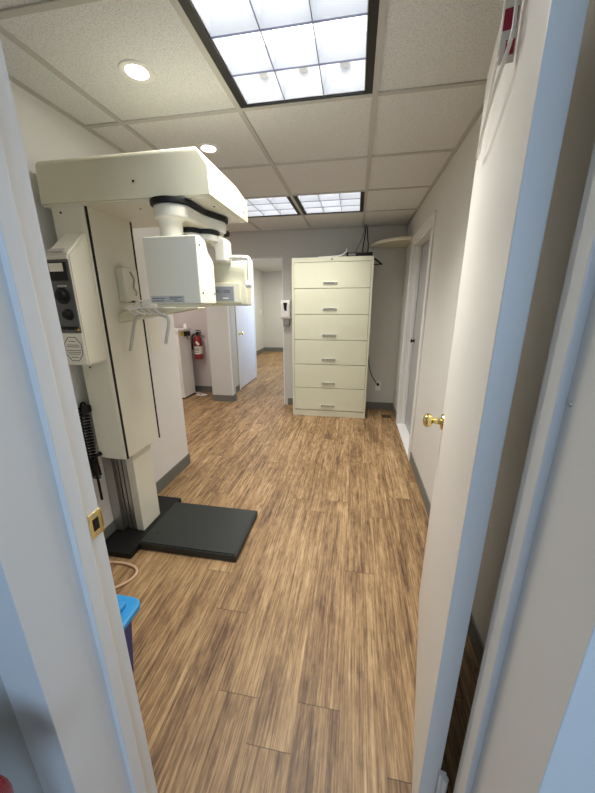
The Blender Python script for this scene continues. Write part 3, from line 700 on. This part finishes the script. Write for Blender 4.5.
# ------------------------------------------------------------------ blue bin, floor cord
o = thing('storage_bin', 'blue lidded plastic bin on the floor behind the left jamb', 'bin', (-.93, .66, 0))
bx0, bx1, by0, by1, bz = -1.10, -.752, .51, .805, .285
t = MB()
tb = bmesh.new(); bmesh.ops.create_cube(tb, size=1)
for v in tb.verts:
    k = .97 if v.co.z > 0 else .84
    v.co = Vector(((bx0+bx1)/2+v.co.x*(bx1-bx0)*k, (by0+by1)/2+v.co.y*(by1-by0)*k, bz/2+v.co.z*bz))
bmesh.ops.bevel(tb, geom=[e for e in tb.edges if abs(e.verts[0].co.z-e.verts[1].co.z) > .1], offset=.03, segments=4, affect='EDGES')
t._merge(tb); t.build('body', BINB, o)
t = MB(); t.prism([(bx0-.015, by0-.012), (bx1-.02, by0-.012), (bx1+.018, by0+.02), (bx1+.018, by1-.018), (bx1+.010, by1-.002), (bx1-.010, by1+.008), (bx1-.03, by1+.010), (bx0-.015, by1+.010)], 2, bz-.012, bz+.014, .008, 3)
ld = t.build('lid', BINL, o)
t = MB(); t.box(bx0+.03, bx1-.022, by0+.03, by1-.03, bz+.010, bz+.034, .008); t.build('lid_panel', BINL, ld)
b = MB(); b.tube([(-1.36, 1.16, .007), (-1.25, 1.215, .007), (-1.11, 1.21, .007), (-1.055, 1.16, .007), (-1.09, 1.08, .007), (-1.20, 1.00, .007), (-1.30, .93, .007)], .007, 10, 3)
tag(recentre(b.build('beige_cable', CORDB)), 'beige cord looped on the floor beside the black base plate', 'cord')

# ------------------------------------------------------------------ on the open door: hanging cord and striped tag (door frame coordinates)
D1 = Matrix.Translation((.200, .508, 0)) @ Matrix.Rotation(math.radians(-11.8), 4, 'Z')
def dw(x, y, z): return D1 @ Vector((x, y, z))
o = thing('door_lanyard', 'white looped cord with a red striped tag hanging on the open door', 'lanyard', dw(-.02, .45, 1.45))
def dtube(pts, r): return MB().tube([dw(*p) for p in pts], r, 8, 2)
dtube([(-.012, .385, 2.02), (-.012, .39, 1.94), (-.012, .384, 1.868), (-.012, .403, 1.847), (-.012, .555, 1.732)], .003).build('cord', WHITEP, o)
dtube([(-.012, .215, 2.02), (-.013, .199, 1.813), (-.014, .172, 1.752), (-.022, .24, 1.735), (-.022, .45, 1.71), (-.014, .56, 1.725)], .003).build('cord', WHITEP, o)
dtube([(-.012, .40, 1.848), (-.014, .30, 1.805), (-.014, .174, 1.755)], .0025).build('cross_wire', WHITEP, o)
tb = MB(); tb.box(-.026, -.003, .219, .221, 1.745, 2.0, M=D1); tg = tb.build('tag', PAPER, o)
for (x0, x1, z0, z1) in ((-.0255, -.006, 1.79, 1.818), (-.018, -.005, 1.756, 1.776), (-.0255, -.006, 1.84, 1.868)):
    tb = MB(); tb.box(x0, x1, .2178, .2222, z0, z1, M=D1); tb.build('red_square', mat('tag_red', (.36, .012, .05), .5), tg)

# ------------------------------------------------------------------ entry side: stool with a red pouch at the lower left
so = thing('stool', 'wooden stool beside the left door casing, mostly out of view', 'stool', (-.60, .05, 0))
b = MB(); b.cyl((-.60, .05, .60), (-.60, .05, .635), .15, n=32, bev=.006); b.build('seat', WOODS, so)
for sx in (-1, 1):
    for sy in (-1, 1):
        b = MB(); b.cyl((-.60+sx*.12, .05+sy*.12, 0), (-.60+sx*.09, .05+sy*.09, .60), .014, .017, 12); b.build('leg', WOODS, so)

po = thing('red_pouch', 'glossy dark red pouch with a black clasp, at the lower left corner', 'pouch', (-.505, .150, .635))
tb = bmesh.new(); bmesh.ops.create_icosphere(tb, subdivisions=4, radius=1)
for v in tb.verts:
    n_ = v.co.copy(); w_ = 1+.05*math.sin(7*n_.x+3*n_.z)*math.cos(6*n_.y)
    v.co = Vector((-.500+n_.x*.082*w_, .136+n_.y*.078*w_, max(.635, .668+n_.z*.055*w_)))
b = MB(); b._merge(tb); b.build('body', REDC, po, smooth=60)
b = MB(); b.box(-.485, -.455, .158, .18, .700, .714, .004); b.build('clasp', BLACK, po)
# ------------------------------------------------------------------ daylight, world, camera
w = bpy.data.worlds.new('World'); scn.world = w; w.use_nodes = True
w.node_tree.nodes['Background'].inputs[0].default_value = (.45, .62, .95, 1); w.node_tree.nodes['Background'].inputs[1].default_value = .6
def area(name, loc, rot, sx, sy, power, col, spread=None):
    l = bpy.data.lights.new(name, 'AREA'); l.shape = 'RECTANGLE'; l.size = sx; l.size_y = sy; l.energy = power; l.color = col
    if spread: l.spread = math.radians(spread)
    o = bpy.data.objects.new(name, l); COL.objects.link(o); o.location = loc; o.rotation_euler = rot; return o
area('window_daylight', (.65, -2.26, 1.4), (PI/2, 0, 0), 1.3, 1.2, 31, (.48, .70, 1.))
TC = (1., .96, .90)
area('troffer_lamp', ((G1+G2)/2, C1-T/2, CZ-.012), (0, 0, 0), .54, .54, 17, TC, 125)
area('troffer_lamp', ((G1+G2)/2, C1+2.5*T, CZ-.012), (0, 0, 0), .54, .54, 7, TC, 125)
area('troffer_lamp', ((G0+G1)/2, C1+2.5*T, CZ-.012), (0, 0, 0), .54, .54, 7, TC, 125)
for x, y in ((-.874, 1.394), (-.878, 2.030)):
    area('downlight_lamp', (x, y, CZ-.012), (0, 0, 0), .07, .07, 1.0, (1., .94, .86))
area('corridor_lamp_and_fill', (-1.35, 7.9, CZ-.05), (0, 0, 0), .3, .3, 34, (1., .94, .84))
area('corridor_lamp_and_fill', (-1.35, 5.4, CZ-.05), (0, 0, 0), .3, .3, 9, (1., .94, .84))  # added unseen fill without a fixture, brightens the near corridor
area('nook_fill', (-2.6, 3.3, CZ-.06), (0, 0, 0), .3, .6, 15, (1., .92, .86))  # extra light put in to brighten the nook; no fixture there
area('corridor_daylight_fill', (HXR-.02, 6.0, 1.3), (0, PI/2, 0), 1.4, .8, 12, (.55, .72, 1.))  # added unseen cool light at a closed wall, for the corridor door

F_, PIT, YAW, ROL, CH = 316.844, 16.2171, 10.1425, -.2395, 1.3541
pit, yaw, rol = (math.radians(a) for a in (PIT, YAW, ROL))
fw = Vector((-math.sin(yaw)*math.cos(pit), math.cos(yaw)*math.cos(pit), -math.sin(pit)))
rt = Vector((math.cos(yaw), math.sin(yaw), 0)); up = rt.cross(fw)
r2 = math.cos(rol)*rt+math.sin(rol)*up; u2 = -math.sin(rol)*rt+math.cos(rol)*up
cd = bpy.data.cameras.new('camera'); co = bpy.data.objects.new('camera', cd); COL.objects.link(co)
co.matrix_world = Matrix(((r2.x, u2.x, -fw.x, 0), (r2.y, u2.y, -fw.y, 0), (r2.z, u2.z, -fw.z, CH), (0, 0, 0, 1)))
cd.sensor_fit = 'VERTICAL'; cd.sensor_height = 24; cd.sensor_width = 24; cd.lens = F_*24/793; cd.clip_start = .02; cd.clip_end = 60
scn.camera = co
vs = scn.view_settings
vs.view_transform = 'Standard'; vs.look = 'None'; vs.gamma = 1; vs.use_curve_mapping = False; vs.exposure = .13
scn.cycles.max_bounces = 10; scn.cycles.diffuse_bounces = 7; scn.cycles.glossy_bounces = 4
scn.cycles.sample_clamp_indirect = 6
scn.cycles.use_denoising = True
